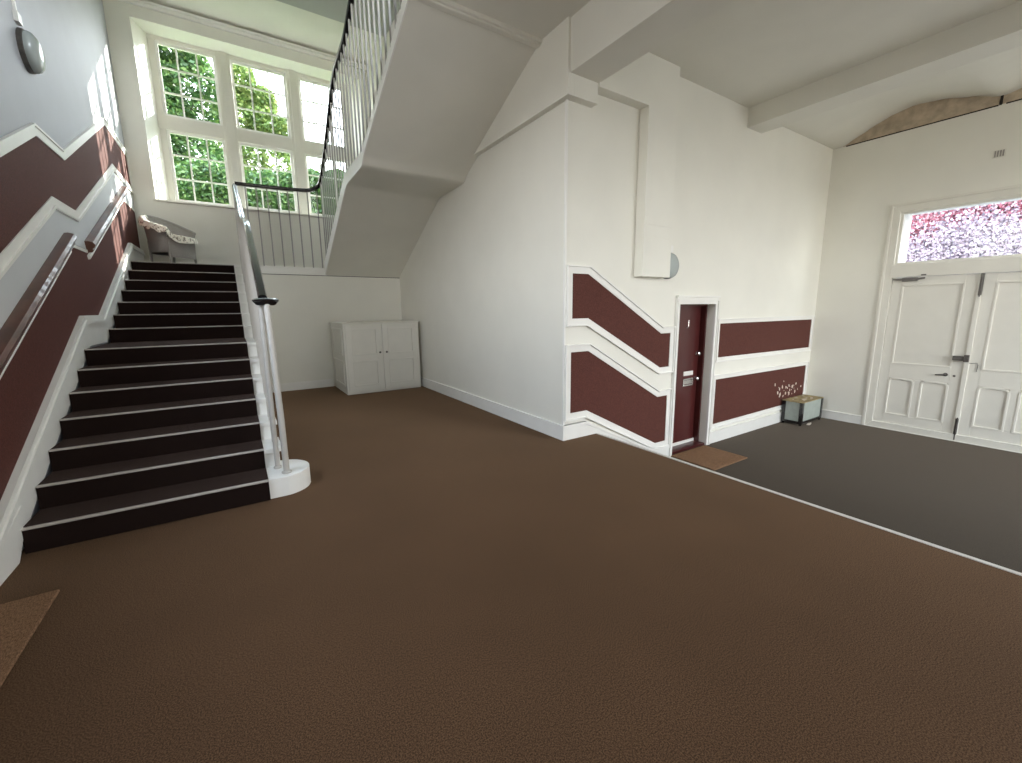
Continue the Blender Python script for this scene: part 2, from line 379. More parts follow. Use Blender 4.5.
# wall C with the double door opening
bm = BM()
wall_ring(bm, 0, [(XC, YR, YB, ZLOW - 0.3, 4.2), (XC, 0.40, 2.66, ZLOW - 0.2, 3.07), (XC + 0.3, 0.40, 2.66, ZLOW - 0.2, 3.07), (XC + 0.3, YR, YB, ZLOW - 0.3, 4.2)])
wC = struct('wall_right', bm, M['wall'])
bm = BM()
for y0, y1 in ((-3.2, 0.36), (2.67, YB - 0.02)):
    if y0 < 0: continue
    box(bm, XC - 0.02, XC, y0, y1, ZLOW, -0.46); box(bm, XC - 0.028, XC, y0, y1, -0.46, -0.435)
box(bm, XC - 0.02, XC, YR, 0.39, ZLOW, -0.46)
struct('baseboard_right', bm, M['trim'])
# bare plaster lunettes over wall C
def arc_h(y):
    """rise of the shallow uneven vaulting along the wall"""
    P = [(-4.0, 0.0), (-3.0, 0.25), (-2.0, 0.1), (-1.0, 0.28), (-0.3, 0.1), (0.1, 0.22), (0.6, 0.29), (1.1, 0.24), (1.45, 0.14), (1.62, 0.10), (1.95, 0.22), (2.25, 0.30), (2.55, 0.335), (2.8, 0.29), (3.0, 0.215), (3.25, 0.10), (3.45, 0.0)]
    for (a, ha), (b, hb) in zip(P, P[1:]):
        if a <= y <= b:
            t = (y - a) / (b - a); t = t * t * (3 - 2 * t) * 0.5 + t * 0.5; return ha + (hb - ha) * t
    return 0.0
for a, b in ((3.45, 1.63), (1.63, -0.2)):
    ys = [b + (a - b) * k / 20 for k in range(21)]
    bm = BM(); prism(bm, [(a, 4.17)] + [(y, 4.20 + arc_h(y) + 0.02) for y in reversed(ys)] + [(b, 4.17)], XC + 0.02, XC + 0.10, 0)
    lun = struct('wall_lunette', bm, M['plaster'])
    bm = BM(); prism(bm, [(a - 0.12, 4.2), (a - 0.45, 4.27), (b + 0.4, 4.255), (b + 0.02, 4.24), (b + 0.02, 4.2)], XC + 0.002, XC + 0.03, 0); obj('timber_plate', bm, M['plaster'], lun)
    bm = BM(); box(bm, XC - 0.004, XC + 0.02, b + 0.02, a - 0.05, 4.186, 4.202); box(bm, XC + 0.0, XC + 0.02, b - 0.012, b + 0.014, 4.19, 4.24 + arc_h(b)); obj('gap_line', bm, M['gapdark'], lun)  # near-black strips along the wall top and at the lunette joint

# ceilings
bm = BM(); box(bm, XL, XA + 0.1, YR, 3.947, ZC, ZC + 0.34); struct('ceiling', bm, M['ceil'])
bm = BM(); box(bm, XG, XA - 0.07, 3.90, 3.99, ZC - 0.035, ZC + 0.02); box(bm, XG, XA - 0.07, 3.93, 4.0, ZC - 0.05, ZC); struct('trim_6', bm, M['ceil'], bevel=0.01)
bm = BM(); box(bm, XA + 0.1, 6.75, YR, YB, ZC, ZC + 0.34); struct('ceiling_lobby', bm, M['ceil'])
bm = BM()
NX, NY = 14, 90
g = []
for i in range(NX + 1):
    x = 6.70 + (XC + 0.14 - 6.70) * i / NX; s_ = min(1, max(0, (x - 7.0) / (XC - 7.0))); row = []
    for j in range(NY + 1):
        y = YR + (YB - YR) * j / NY; row.append(bm.verts.new((x, y, 4.205 + arc_h(y) * s_ ** 0.8)))
    g.append(row)
for i in range(NX):
    for j in range(NY): bm.faces.new((g[i][j], g[i+1][j], g[i+1][j+1], g[i][j+1]))
ex = bmesh.ops.extrude_face_region(bm, geom=bm.faces[:])
bmesh.ops.translate(bm, verts=[v for v in ex['geom'] if isinstance(v, bmesh.types.BMVert)], vec=(0, 0, 0.25))
struct('ceiling_vault', bm, M['ceil'], smooth=True)
bm = BM(); box(bm, XL - 0.1, XA + 0.1, 9.06, YW + 0.6, ZTOP, ZTOP + 0.3); struct('ceiling_stairwell', bm, M['ceil'])
bm = BM(); box(bm, XL - 0.1, XA + 0.1, 1.0, 9.06, ZTOP - 0.10, ZTOP + 0.3); struct('ceiling_upper', bm, M['ceilshade'])
bm = BM(); box(bm, XL, XA, 0.9, 1.0, ZC + 0.3, ZTOP); struct('wall_upper', bm, M['wall'])

# beams
bm = BM(); box(bm, 3.0, 3.385, YR, YB - 0.0, 3.765, ZC + 0.1); struct('beam', bm, M['ceil'], bevel=0.006)
bm = BM(); box(bm, 6.36, 6.75, YR, YB, 3.985, ZC + 0.3); struct('beam', bm, M['ceil'], bevel=0.006)
# pier block at the head of the corner
bm = BM(); box(bm, XA + 0.015, 3.372, YB - 0.1, YB, 3.567, 3.765); struct('trim_7', bm, M['wall'], bevel=0.003)

# rear wall (behind the camera), unseen openings added to bring in daylight
def wall_y(name, x0, x1, y, zb, zt, ops):
    bm = BM(); y1 = y - 0.25; xs = x0
    for (a, b, c, d) in ops:
        box(bm, xs, a, y1, y, zb, zt); box(bm, a, b, y1, y, zb, c); box(bm, a, b, y1, y, d, zt); xs = b
    box(bm, xs, x1, y1, y, zb, zt); return struct(name, bm, M['wall'])
wall_y('wall_front', XL - 0.3, XC + 0.3, YR, ZLOW - 0.3, ZC + 0.6, [(1.4, 2.8, 2.3, 3.9), (5.0, 8.8, 0.3, 3.95)])

# ================================================================== STAIR WINDOW
yf = 10.85
bm = BM()
XS = [(-0.80, -0.70), (0.222, 0.462), (1.448, 1.69), (2.61, 2.71)]
box(bm, XS[0][0] - 0.01, XS[0][1], yf, yf + 0.1, 3.545, 6.52); box(bm, XS[3][0], XS[3][1] + 0.01, yf, yf + 0.1, 3.545, 6.52)
for a, b in XS[1:3]:
    box(bm, a, b, yf - 0.03, yf + 0.1, 3.545, 6.52); box(bm, a + 0.06, b - 0.06, yf - 0.06, yf, 3.545, 6.52)
box(bm, -0.81, 2.72, yf - 0.01, yf + 0.1, 6.45, 6.53)
box(bm, -0.81, 2.72, yf - 0.02, yf + 0.1, 4.93, 5.17)
box(bm, -0.81, 2.72, yf - 0.02, yf + 0.1, 3.545, 3.64)
w1 = struct('window_1', bm, M['cream'], bevel=0.006)
bm = BM(); prism(bm, [(-1.0, YW - 0.045), (2.91, YW - 0.045), (2.91, YW), (2.875, YW), (2.72, yf), (-0.81, yf), (-0.965, YW), (-1.0, YW)], 3.515, 3.55, 2)
obj('window_sill', bm, M['cream'], w1, bevel=0.008)
for i in range(3):
    a, b = XS[i][1], XS[i+1][0]
    for z0, z1 in ((3.64, 4.93), (5.17, 6.45)):
        bm = BM(); s_ = 0.045
        box(bm, a, a + s_, yf + 0.02, yf + 0.07, z0, z1); box(bm, b - s_, b, yf + 0.02, yf + 0.07, z0, z1)
        box(bm, a + s_, b - s_, yf + 0.02, yf + 0.07, z0, z0 + s_); box(bm, a + s_, b - s_, yf + 0.02, yf + 0.07, z1 - s_, z1)
        for k in (1, 2):
            x = a + (b - a) * k / 3; z = z0 + (z1 - z0) * k / 3
            box(bm, x - 0.013, x + 0.013, yf + 0.03, yf + 0.065, z0 + s_, z1 - s_); box(bm, a + s_, b - s_, yf + 0.031, yf + 0.065, z - 0.013, z + 0.013)
        sash = obj('window_sash', bm, M['trim'], w1)
        bm = BM(); box(bm, a + s_, b - s_, yf + 0.045, yf + 0.049, z0 + s_, z1 - s_); obj('window_pane', bm, M['glass'], sash)

# ================================================================== LOWER STAIR FLIGHT
XS0, XC1 = -1.25, 0.105
ny = [3.742 + i * 0.3335 for i in range(7)] + [6.83 + i * 0.355 for i in range(7)]
st = thing('staircase', 'straight flight of stairs with near-black carpet and white ends rising beside the left panelled wall', 'stairs', (-0.5, ny[0], 0))
for i in range(14):
    y0 = ny[i]; y1 = ny[i+1] if i < 13 else YL + 0.0
    z = RI * (i + 1)
    if i == 13: y1 = y0 + 0.12
    bm = BM()
    if i == 0:
        pts = [(XS0, y0 + 0.012), (0.20, y0 + 0.012)]
        pts += [(0.20 + 0.235 * math.sin(a), 3.985 - 0.235 * math.cos(a)) for a in [math.pi * k / 16 for k in range(1, 17)]]
        pts += [(XS0, 4.22)]
        prism(bm, pts, 0.0, z, 2)
    else:
        box(bm, XS0, XB - 0.02, y0 + 0.012, y1 + 0.03, 0.0 if i else 0, z - 0.03)
        box(bm, XS0, XB + 0.005, y0 - 0.012, y1 + 0.03, z - 0.035, z)
    sp_ = obj('step', bm, M['trim'], st, bevel=0.004)
    bm = BM()
    box(bm, XS0 + 0.0, XC1, y0 - 0.016, y1 + 0.012, z, z + 0.007)
    box(bm, XS0 + 0.0, XC1, y0 - 0.018, y0 - 0.010 + 0.022, z - RI + 0.006, z + 0.001)
    obj('stair_carpet', bm, M['stairc'], sp_)
    bm = BM(); box(bm, XS0, XC1, y0 - 0.022, y0 + 0.012, z - 0.003, z + 0.009); obj('nosing_strip', bm, M['nosing'], sp_, bevel=0.003)

# balustrade of the lower flight
def lower_rail_z(y):
    P = [(3.95, 1.60), (5.73, 2.47), (6.70, 2.66), (6.95, 2.78), (8.96, 3.66)]
    for (a, za), (b, zb) in zip(P, P[1:]):
        if a <= y <= b: return za + (zb - za) * (y - a) / (b - a)
    return P[0][1] if y < P[0][0] else P[-1][1]
PROF = [(-0.030, -0.018), (-0.024, -0.028), (0.024, -0.028), (0.030, -0.018), (0.033, 0.004), (0.024, 0.024), (0.0, 0.030), (-0.024, 0.024), (-0.033, 0.004)]
bl = thing('balustrade', 'stair balustrade of pale bars on the long lower flight, ending in a black scroll', 'balustrade', (XB, 3.9, 0.16))
bm = BM()
path = smooth_path([(0.215, 3.97, 1.605), (0.218, 4.3, lower_rail_z(4.3)), (0.225, 5.0, lower_rail_z(5.0)), (0.232, 5.7, 2.45), (0.235, 6.2, 2.57), (0.235, 6.7, 2.67), (0.236, 7.2, 2.89), (0.24, 8.0, 3.24), (0.24, 8.7, 3.55)], 6)
sweep(bm, path, PROF); obj('handrail', bm, M['black'], bl, smooth=True)
bm = BM(); lathe(bm, [(0.055, -0.042), (0.070, -0.036), (0.078, -0.026), (0.094, -0.006), (0.095, 0.004), (0.080, 0.014), (0.04, 0.018)], (0.232, 3.95, 1.588)); obj('scroll', bm, M['black'], bl, smooth=True)
for (x, y, r, xt, yt) in ((0.246, 3.85, 0.024, 0.235, 3.90), (0.193, 4.02, 0.02, 0.20, 4.0)):
    bm = BM(); tube(bm, [(x, y, RI), (x, y, 0.6), (xt, yt, 1.56)], r, 12); lathe(bm, [(r * 1.6, 0), (r * 1.6, 0.012), (r, 0.02)], (x, y, RI + 0.001), seg=16)
    obj('newel_post', bm, M['bar'], bl, smooth=True)
ti = 0
for i in range(1, 14):
    y0 = ny[i]; y1 = ny[i+1] if i < 13 else y0 + 0.2
    cnt = 7 if i == 6 else 2
    for k in range(cnt):
        y = y0 + (y1 - y0) * (k + 0.35) / cnt
        if y > 8.85: continue
        bm = BM(); x = 0.19 + 0.03 * min(1, (y - 4) / 4)
        box(bm, x - 0.011, x + 0.011, y - 0.011, y + 0.011, RI * (i + 1), lower_rail_z(y) - 0.02); obj('baluster', bm, M['bar'], bl)

# ================================================================== UPPER STAIR FLIGHT
us = thing('staircase', 'flight of stairs seen from below with a plain plastered underside, above the white cupboard', 'stairs', (2.3, YL, 2.29))
uy = [8.96 - i * 0.345 for i in range(7)] + [5.85 - i * 0.316 for i in range(7)]
soff = [(3.95, 4.235), (3.95, 4.235), (5.60, 3.50), (5.76, 3.425), (5.825, 3.38), (5.855, 3.345), (5.90, 3.325), (6.0, 3.317), (6.65, 3.308), (6.75, 3.30), (6.85, 3.268), (8.86, 2.245), (8.96, 2.17)]
top = []
for i in range(14):
    z0 = 2.29 + RI * i; top += [(uy[i], z0), (uy[i], z0 + RI)]
top += [(3.95, 4.58)]
bm = BM(); prism(bm, soff[1:] + top, XG + 0.004, XA - 0.001, 0); obj('soffit', bm, M['ceil'], us, smooth=True)
string = [(a, b - 0.003) for a, b in soff[1:-1]] + [(8.985, 2.16), (8.985, 2.42), (8.80, 2.48), (6.93, 3.42), (6.86, 3.48), (5.84, 3.48), (5.75, 3.53), (3.95, 4.36)]
bm = BM(); prism(bm, string, XG - 0.010, XG + 0.004, 0); obj('string_board', bm, M['trim'], us)
for i in range(14):
    y0 = uy[i]; y1 = uy[i+1] if i < 13 else 3.96
    z = 2.29 + RI * (i + 1); bm = BM(); box(bm, XG + 0.045, XA - 0.002, y1 + 0.001, y0 + 0.02, z, z + 0.008); box(bm, XG + 0.045, XA - 0.002, y0 + 0.002, y0 + 0.012, z - RI + 0.002, z)
    obj('stair_carpet', bm, M['stairc'], us)

# balustrade along the landing edge and up the upper flight
def up_string_top(y):
    P = [(8.985, 2.42), (8.80, 2.48), (6.93, 3.42), (6.86, 3.48), (5.84, 3.48), (5.75, 3.53), (3.95, 4.36)]
    for (a, za), (b, zb) in zip(P, P[1:]):
        if b <= y <= a: return za + (zb - za) * (a - y) / (a - b)
    return 2.42
RAIL = [(8.74, 3.84), (8.505, 3.94), (7.819, 4.36), (7.35, 4.70), (7.009, 4.88), (6.55, 4.96), (6.293, 5.0), (5.896, 5.18), (4.9, 5.66), (3.95, 6.1)]
def up_rail_z(y):
    for (a, za), (b, zb) in zip(RAIL, RAIL[1:]):
        if b <= y <= a: return za + (zb - za) * (a - y) / (a - b)
    return RAIL[0][1] if y > RAIL[0][0] else RAIL[-1][1]
ub = thing('balustrade', 'balustrade of thin bars under a black handrail, along landing edge and upper flight', 'balustrade', (XG, YL, 2.3))
bm = BM()
pts = [(0.255, 8.965, 3.655), (0.8, 8.965, 3.665), (1.30, 8.965, 3.685), (1.47, 8.93, 3.715), (1.565, 8.84, 3.78), (XG, 8.70, 3.86)] + [(XG, y, z) for y, z in RAIL[1:]]
sweep(bm, smooth_path(pts, 5), [(a * 1.05, b * 1.05) for a, b in PROF]); obj('handrail', bm, M['black'], ub, smooth=True)
bm = BM(); x = XB + 0.005; box(bm, x - 0.016, x + 0.016, 8.95, 8.982, 2.3, 3.65); obj('newel_post', bm, M['bar2'], ub)
for k in range(8):
    x = 0.40 + 0.163 * k
    bm = BM(); box(bm, x - 0.010, x + 0.010, 8.955, 8.975, 2.30, 3.66 + (0.04 if x > 1.4 else 0)); obj('baluster', bm, M['bar2'], ub)
y = 8.75
while y > 4.0:
    bm = BM(); box(bm, XG - 0.010, XG + 0.010, y - 0.010, y + 0.010, up_string_top(y) - 0.02, up_rail_z(y) - 0.015); obj('baluster', bm, M['bar2'], ub)
    y -= 0.168

# ================================================================== WALL HANDRAILS
HP = [(0.0, -0.075), (0.045, -0.07), (0.060, -0.05), (0.052, -0.03), (0.075, -0.012), (0.085, 0.015), (0.070, 0.045), (0.03, 0.055), (0.0, 0.05)]
def wall_rail(label, pts):
    t = thing('wall_handrail', label, 'handrail', pts[0])
    bm = BM(); sweep(bm, pts, [(a, b) for a, b in HP]); obj('rail', bm, M['wood'], t, smooth=True)
    bm = BM(); sweep(bm, [Vector(p) + Vector((0, 0, -0.125)) for p in pts], [(0, -0.022), (0.022, -0.018), (0.03, 0.0), (0.022, 0.018), (0, 0.022)]); obj('bead_moulding', bm, M['trim'], t, smooth=True)
    return t
wall_rail('polished brown wooden handrail along the lower part of the left stair wall', [(XL + 0.004, 3.3, 0.925), (XL + 0.004, 5.94, 2.225)])
wall_rail('shorter wooden handrail high on the left stair wall, near the wicker chair', [(XL + 0.004, 6.62, 2.235), (XL + 0.004, 9.42, 3.455)])

# ================================================================== RED FLAT DOOR
bm = BM(); x0, x1 = 5.03, 5.86
ring(bm, [(x0, ZLOW - 0.02), (x1, ZLOW - 0.02), (x1, 1.535), (x0, 1.535)], 0.0, -0.055, YB - 0.03, YB + 0.002, 1)
ring(bm, [(x0, ZLOW - 0.02), (x1, ZLOW - 0.02), (x1, 1.535), (x0, 1.535)], -0.045, -0.062, YB - 0.045, YB + 0.002, 1)
box(bm, x0 - 0.055, x1 + 0.055, YB - 0.032, YB + 0.002, 1.58, 1.635); box(bm, x0 - 0.07, x1 + 0.07, YB - 0.05, YB + 0.002, 1.628, 1.65)
d1 = struct('door_1', bm, M['trim'])
bm = BM(); box(bm, x0, x0 + 0.03, YB + 0.10, YB + 0.28, ZLOW, 1.535); box(bm, x1 - 0.03, x1, YB + 0.10, YB + 0.28, ZLOW, 1.535); box(bm, x0, x1, YB + 0.10, YB + 0.28, 1.505, 1.535); obj('door_lining', bm, M['doorred'], d1)
bm = BM(); box(bm, x0, x1, YB + 0.001, YB + 0.28, ZLOW - 0.05, ZLOW + 0.03); obj('door_sill', bm, M['doorred'], d1)
bm = BM(); box(bm, x0 + 0.03, x1 - 0.03, YB + 0.165, YB + 0.19, ZLOW + 0.03, ZLOW + 0.075); obj('weather_bar', bm, M['trim'], d1, bevel=0.004)
bm = BM(); box(bm, x0 + 0.03, x1 - 0.03, YB + 0.18, YB + 0.225, ZLOW + 0.03, 1.505); leaf = obj('door_leaf', bm, M['doorred'], d1)
yd = YB + 0.18
bm = BM(); box(bm, 5.48, 5.71, yd - 0.012, yd, 0.49, 0.555); p_ = obj('letter_plate', bm, M['trim'], leaf, bevel=0.004); p_['label'] = 'white letter plate'
bm = BM(); ring(bm, [(5.50, 0.355), (5.70, 0.355), (5.70, 0.425), (5.50, 0.425)], -0.022, 0.0, yd - 0.014, yd, 1); box(bm, 5.50, 5.70, yd - 0.008, yd, 0.36, 0.42); p_ = obj('letter_flap', bm, M['chrome'], leaf, bevel=0.003); p_['label'] = 'silver letter flap'
for z in (0.81, 0.43):
    bm = BM(); lathe(bm, [(0.028, 0.0), (0.028, -0.008), (0.012, -0.012), (0.012, -0.035), (0.026, -0.042), (0.028, -0.055), (0.016, -0.064)], (5.775, yd, z), 'y', 18); obj('door_knob', bm, M['chrome'], leaf, smooth=True)
bm = BM()
jp = [(5.535, yd - 0.006, 1.305), (5.535, yd - 0.006, 1.25), (5.533, yd - 0.006, 1.215), (5.52, yd - 0.006, 1.198), (5.502, yd - 0.006, 1.198), (5.49, yd - 0.006, 1.212)]
tube(bm, jp, 0.0075, 8); obj('door_character', bm, M['chrome'], leaf, smooth=True)
# door mats
def mat_obj(x0, x1, y0, y1, z, label):
    bm = BM(); box(bm, x0, x1, y0, y1, z + 0.001, z + 0.018); o = obj('doormat', bm, M['coir'], bevel=0.006)
    return tag(o, label, 'doormat')
mat_obj(5.0, 5.80, 2.90, YB - 0.04, ZLOW, 'worn tan coir doormat in front of the dark red door')
mat_obj(XL + 0.05, -0.945, 1.7, 3.10, 0.0, 'brown coir doormat against the left wall below the foot of the stairs')

# ================================================================== FRONT DOUBLE DOOR
fy0, fy1 = 0.40, 2.66
bm = BM()
ring(bm, [(fy0, ZLOW - 0.02), (fy1, ZLOW - 0.02), (fy1, 3.08), (fy0, 3.08)], 0.125, 0.0, XC - 0.012, XC + 0.12, 0)
ring(bm, [(fy0, ZLOW - 0.02), (fy1, ZLOW - 0.02), (fy1, 3.08), (fy0, 3.08)], 0.028, -0.012, XC - 0.028, XC + 0.02, 0)
box(bm, XC - 0.02, XC + 0.12, fy0 + 0.1, fy1 - 0.1, 1.935, 2.135)
fr = struct('door_frame', bm, M['cream'], bevel=0.004)
bm = BM(); box(bm, XC + 0.121, XC + 0.5, 2.525, 2.70, ZLOW - 0.1, 3.10); box(bm, XC + 0.121, XC + 0.5, 0.34, 0.535, ZLOW - 0.1, 3.10); box(bm, XC + 0.121, XC + 0.5, 0.535, 2.525, 2.96, 3.10); obj('outer_reveal', bm, M['trim'], fr)
def leafdoor(name, ya, yb, inner_low):
    """panelled leaf between ya<yb, hung in the frame"""
    z0, z1 = ZLOW + 0.03, 1.93; xf = XC + 0.02
    bm = BM(); box(bm, xf + 0.012, xf + 0.05, ya, yb, z0, z1)
    a0, a1 = ya + 0.13, yb - 0.13; mid = (a0 + a1) / 2
    # stiles and rails
    box(bm, xf, xf + 0.02, ya, a0, z0, z1); box(bm, xf, xf + 0.02, a1, yb, z0, z1)
    box(bm, xf, xf + 0.02, a0, a1, 1.81, z1); box(bm, xf, xf + 0.02, a0, a1, 0.29, 0.53); box(bm, xf, xf + 0.02, a0, a1, z0, -0.33)
    box(bm, xf, xf + 0.02, mid - 0.045, mid + 0.045, -0.33, 0.29)
    d = struct(name, bm, M['cream'], bevel=0.003)
    bm = BM(); ring(bm, [(a0, 0.53), (a1, 0.53), (a1, 1.81), (a0, 1.81)], 0.022, -0.006, xf - 0.006, xf + 0.018, 0); obj('panel_moulding', bm, M['cream'], d, bevel=0.004)
    for b0, b1 in ((a0, mid - 0.045), (mid + 0.045, a1)):
        pl = [(b0, -0.33), (b1, -0.33), (b1, 0.24), (b1 - 0.03, 0.275), (mid_(b0, b1), 0.29), (b0 + 0.03, 0.275), (b0, 0.24)]
        bm = BM(); ring(bm, pl, 0.02, -0.008, xf - 0.006, xf + 0.018, 0); obj('panel_moulding', bm, M['cream'], d, bevel=0.004)
    return d
def mid_(a, b): return (a + b) / 2
d2 = leafdoor('door_2', 1.555, 2.53, True)
d3 = leafdoor('door_3', 0.525, 1.50, True)
bm = BM(); box(bm, XC + 0.0, XC + 0.05, 1.50, 1.555, ZLOW + 0.03, 1.93); obj('astragal', bm, M['cream'], d3, bevel=0.006)
# ironmongery
def ibox(name, par, m, *b, bev=0.003):
    bm = BM(); box(bm, *b); return obj(name, bm, m, par, bevel=bev)
bm = BM(); box(bm, XC - 0.004, XC + 0.02, 1.50, 1.535, 1.62, 1.96); tube(bm, [(XC - 0.008, 1.517, 1.6), (XC - 0.008, 1.517, 1.98)], 0.009, 8); obj('top_bolt', bm, M['iron'], d3)
bm = BM(); box(bm, XC - 0.004, XC + 0.02, 1.505, 1.54, -0.55, -0.24); tube(bm, [(XC - 0.008, 1.52, -0.57), (XC - 0.008, 1.52, -0.22)], 0.009, 8); obj('bottom_bolt', bm, M['iron'], d3)
bm = BM(); box(bm, XC - 0.035, XC + 0.02, 1.56, 1.68, 0.655, 0.72); box(bm, XC - 0.045, XC, 1.505, 1.56, 0.64, 0.745); obj('rim_lock', bm, M['iron'], d2, bevel=0.005)
bm = BM(); lathe(bm, [(0.028, 0.0), (0.028, -0.008), (0.012, -0.012), (0.012, -0.045)], (XC + 0.02, 1.735, 0.42), 'x', 18); tube(bm, [(XC - 0.025, 1.735, 0.42), (XC - 0.03, 1.78, 0.418), (XC - 0.028, 1.84, 0.41)], [0.014, 0.012, 0.01], 10); obj('door_handle', bm, M['iron'], d2, smooth=True)
bm = BM(); lathe(bm, [(0.016, 0.0), (0.016, -0.006), (0.006, -0.008)], (XC + 0.02, 1.637, 0.41), 'x', 14); obj('keyhole', bm, M['iron'], d2)
bm = BM(); box(bm, XC - 0.03, XC + 0.02, 2.22, 2.40, 1.865, 1.92); prism(bm, [(2.40, 1.88), (2.52, 1.89), (2.52, 1.91), (2.40, 1.91)], XC - 0.02, XC - 0.008, 0); prism(bm, [(2.13, 1.895), (2.22, 1.88), (2.22, 1.91), (2.13, 1.92)], XC - 0.02, XC - 0.008, 0)
box(bm, XC - 0.03, XC - 0.01, 2.12, 2.18, 1.945, 1.965)
obj('door_closer', bm, M['iron'], d2, bevel=0.003)
for z in (1.45, 0.55, -0.30):
    bm = BM(); tube(bm, [(XC + 0.012, 2.533, z - 0.05), (XC + 0.012, 2.533, z + 0.05)], 0.008, 8); obj('hinge', bm, M['cream'], d2)
# bracket of thin wire beside the lock
bm = BM(); tube(bm, [(XC + 0.012, 1.50, 0.62), (XC + 0.012, 1.42, 0.63), (XC + 0.012, 1.41, 0.60), (XC + 0.012, 1.415, 0.5)], 0.004, 6); obj('wire', bm, M['iron'], d3)
# transom light
bm = BM()
ring(bm, [(0.53, 2.14), (2.53, 2.14), (2.53, 2.95), (0.53, 2.95)], 0.03, -0.02, XC + 0.02, XC + 0.08, 0)
w2 = struct('window_2', bm, M['cream'], bevel=0.004)
bm = BM(); box(bm, XC + 0.045, XC + 0.05, 0.55, 2.51, 2.16, 2.93); obj('window_pane', bm, M['glass'], w2)

# small vent on wall C
bm = BM(); box(bm, XC - 0.012, XC, 1.50, 1.62, 3.50, 3.60)
vt = obj('wall_vent', bm, M['cream']); tag(vt, 'tiny painted wall vent high above the double doors', 'vent')
for k in range(4):
    bm = BM(); box(bm, XC - 0.016, XC - 0.011, 1.515 + 0.026 * k, 1.53 + 0.026 * k, 3.51, 3.59); obj('vent_slot', bm, M['bar2'], vt)

# ================================================================== PIPE BOXING
yp = YB - 0.126
bm = BM()
prism(bm, [(3.372, 3.72), (4.13, 3.72), (4.13, 2.46), (4.645, 2.46), (4.645, ZC), (3.372, ZC)], yp, YB, 1)
pb = obj('pipe_boxing', bm, M['wall']); tag(pb, 'white L-shaped pipe boxing on the wall between the corner and the red door', 'boxing')
bm = BM(); box(bm, 4.13, 4.645, yp, YB, 2.315, 2.452); box(bm, 4.135, 4.64, yp + 0.006, YB, 2.30, 2.47); obj('cover_strip', bm, M['wall'], pb)
bm = BM(); box(bm, 4.13, 4.645, yp, YB, 1.865, 2.306); obj('access_cover', bm, M['wall'], pb)

# ================================================================== WALL LAMPS
def bulkhead(label, origin, axis, sgn, r, conduit):
    t = thing('wall_lamp', label, 'lamp', origin)
    def sc(pr): return [(a, sgn * h) for a, h in pr]
    bm = BM(); lathe(bm, sc([(r, 0.0), (r, 0.03), (r * 0.96, 0.036)]), origin, axis, 32); obj('lamp_base', bm, M['iron'], t, smooth=True)
    bm = BM(); lathe(bm, sc([(r * 0.95, 0.034), (r * 0.96, 0.05), (r * 0.90, 0.074), (r * 0.74, 0.094), (r * 0.5, 0.108), (r * 0.2, 0.114)]), origin, axis, 32); obj('lamp_shade', bm, M['opal'], t, smooth=True)
    bm = BM(); conduit(bm); obj('conduit', bm, M['trim'], t)
bulkhead('round opal bulkhead lamp high on the left stair wall', (XL, 5.76, 3.765), 'x', 1, 0.165, lambda bm: (box(bm, XL, XL + 0.018, 5.66, 5.69, 3.95, ZTOP - 0.2), box(bm, XL, XL + 0.03, 5.63, 5.72, 3.94, 4.02)))
bulkhead('round opal bulkhead lamp half hidden behind the pipe boxing above the red door', (4.745, YB, 2.02), 'y', -1, 0.165, lambda bm: (box(bm, 4.74, 4.80, YB - 0.045, YB, 2.19, 2.27)))

# ================================================================== CUPBOARD
cx0, cx1, cyf, cyb, cz = 1.585, 2.965, 7.80, YL - 0.024, 1.265
cu = thing('cupboard', 'low white panelled cupboard with two doors in the corner under the upper stairs', 'cupboard', ((cx0 + cx1) / 2, cyf, 0))
bm = BM(); box(bm, cx0, cx1, cyf + 0.012, cyb, 0.0, cz); obj('carcass', bm, M['cream'], cu, bevel=0.004)
bm = BM(); box(bm, cx0 - 0.015, cx1 + 0.01, cyf - 0.015, cyb, cz, cz + 0.022); obj('cupboard_top', bm, M['cream'], cu, bevel=0.006)
bm = BM(); 
for z0, z1 in ((0.14, 0.60), (0.70, 1.18)):
    ring(bm, [(cyf + 0.14, z0), (cyb - 0.14, z0), (cyb - 0.14, z1), (cyf + 0.14, z1)], 0.03, 0.0, cx0 - 0.014, cx0 + 0.002, 0)
obj('side_panel', bm, M['cream'], cu, bevel=0.004)
cm = cx0 + (cx1 - cx0) * 0.485
for a, b, kx in ((cx0 + 0.03, cm - 0.003, cm - 0.06), (cm + 0.003, cx1 - 0.03, cm + 0.06)):
    bm = BM(); box(bm, a, b, cyf + 0.004, cyf + 0.013, 0.04, cz - 0.015)
    s_ = 0.10
    box(bm, a, a + s_, cyf - 0.014, cyf + 0.006, 0.04, cz - 0.015); box(bm, b - s_, b, cyf - 0.014, cyf + 0.006, 0.04, cz - 0.015)
    for z0, z1 in ((0.04, 0.15), (0.60, 0.71), (1.17, cz - 0.015)): box(bm, a + s_, b - s_, cyf - 0.014, cyf + 0.006, z0, z1)
    for z0, z1 in ((0.15, 0.60), (0.71, 1.17)): ring(bm, [(a + s_, z0), (b - s_, z0), (b - s_, z1), (a + s_, z1)], 0.018, -0.004, cyf - 0.020, cyf + 0.004, 1)
    dr = obj('cupboard_door', bm, M['cream'], cu, bevel=0.003)
    bm = BM(); lathe(bm, [(0.008, 0.0), (0.008, -0.015), (0.018, -0.02), (0.018, -0.032), (0.008, -0.038)], (kx, cyf - 0.014, 0.74), 'y', 14); obj('knob', bm, M['iron'], dr, smooth=True)

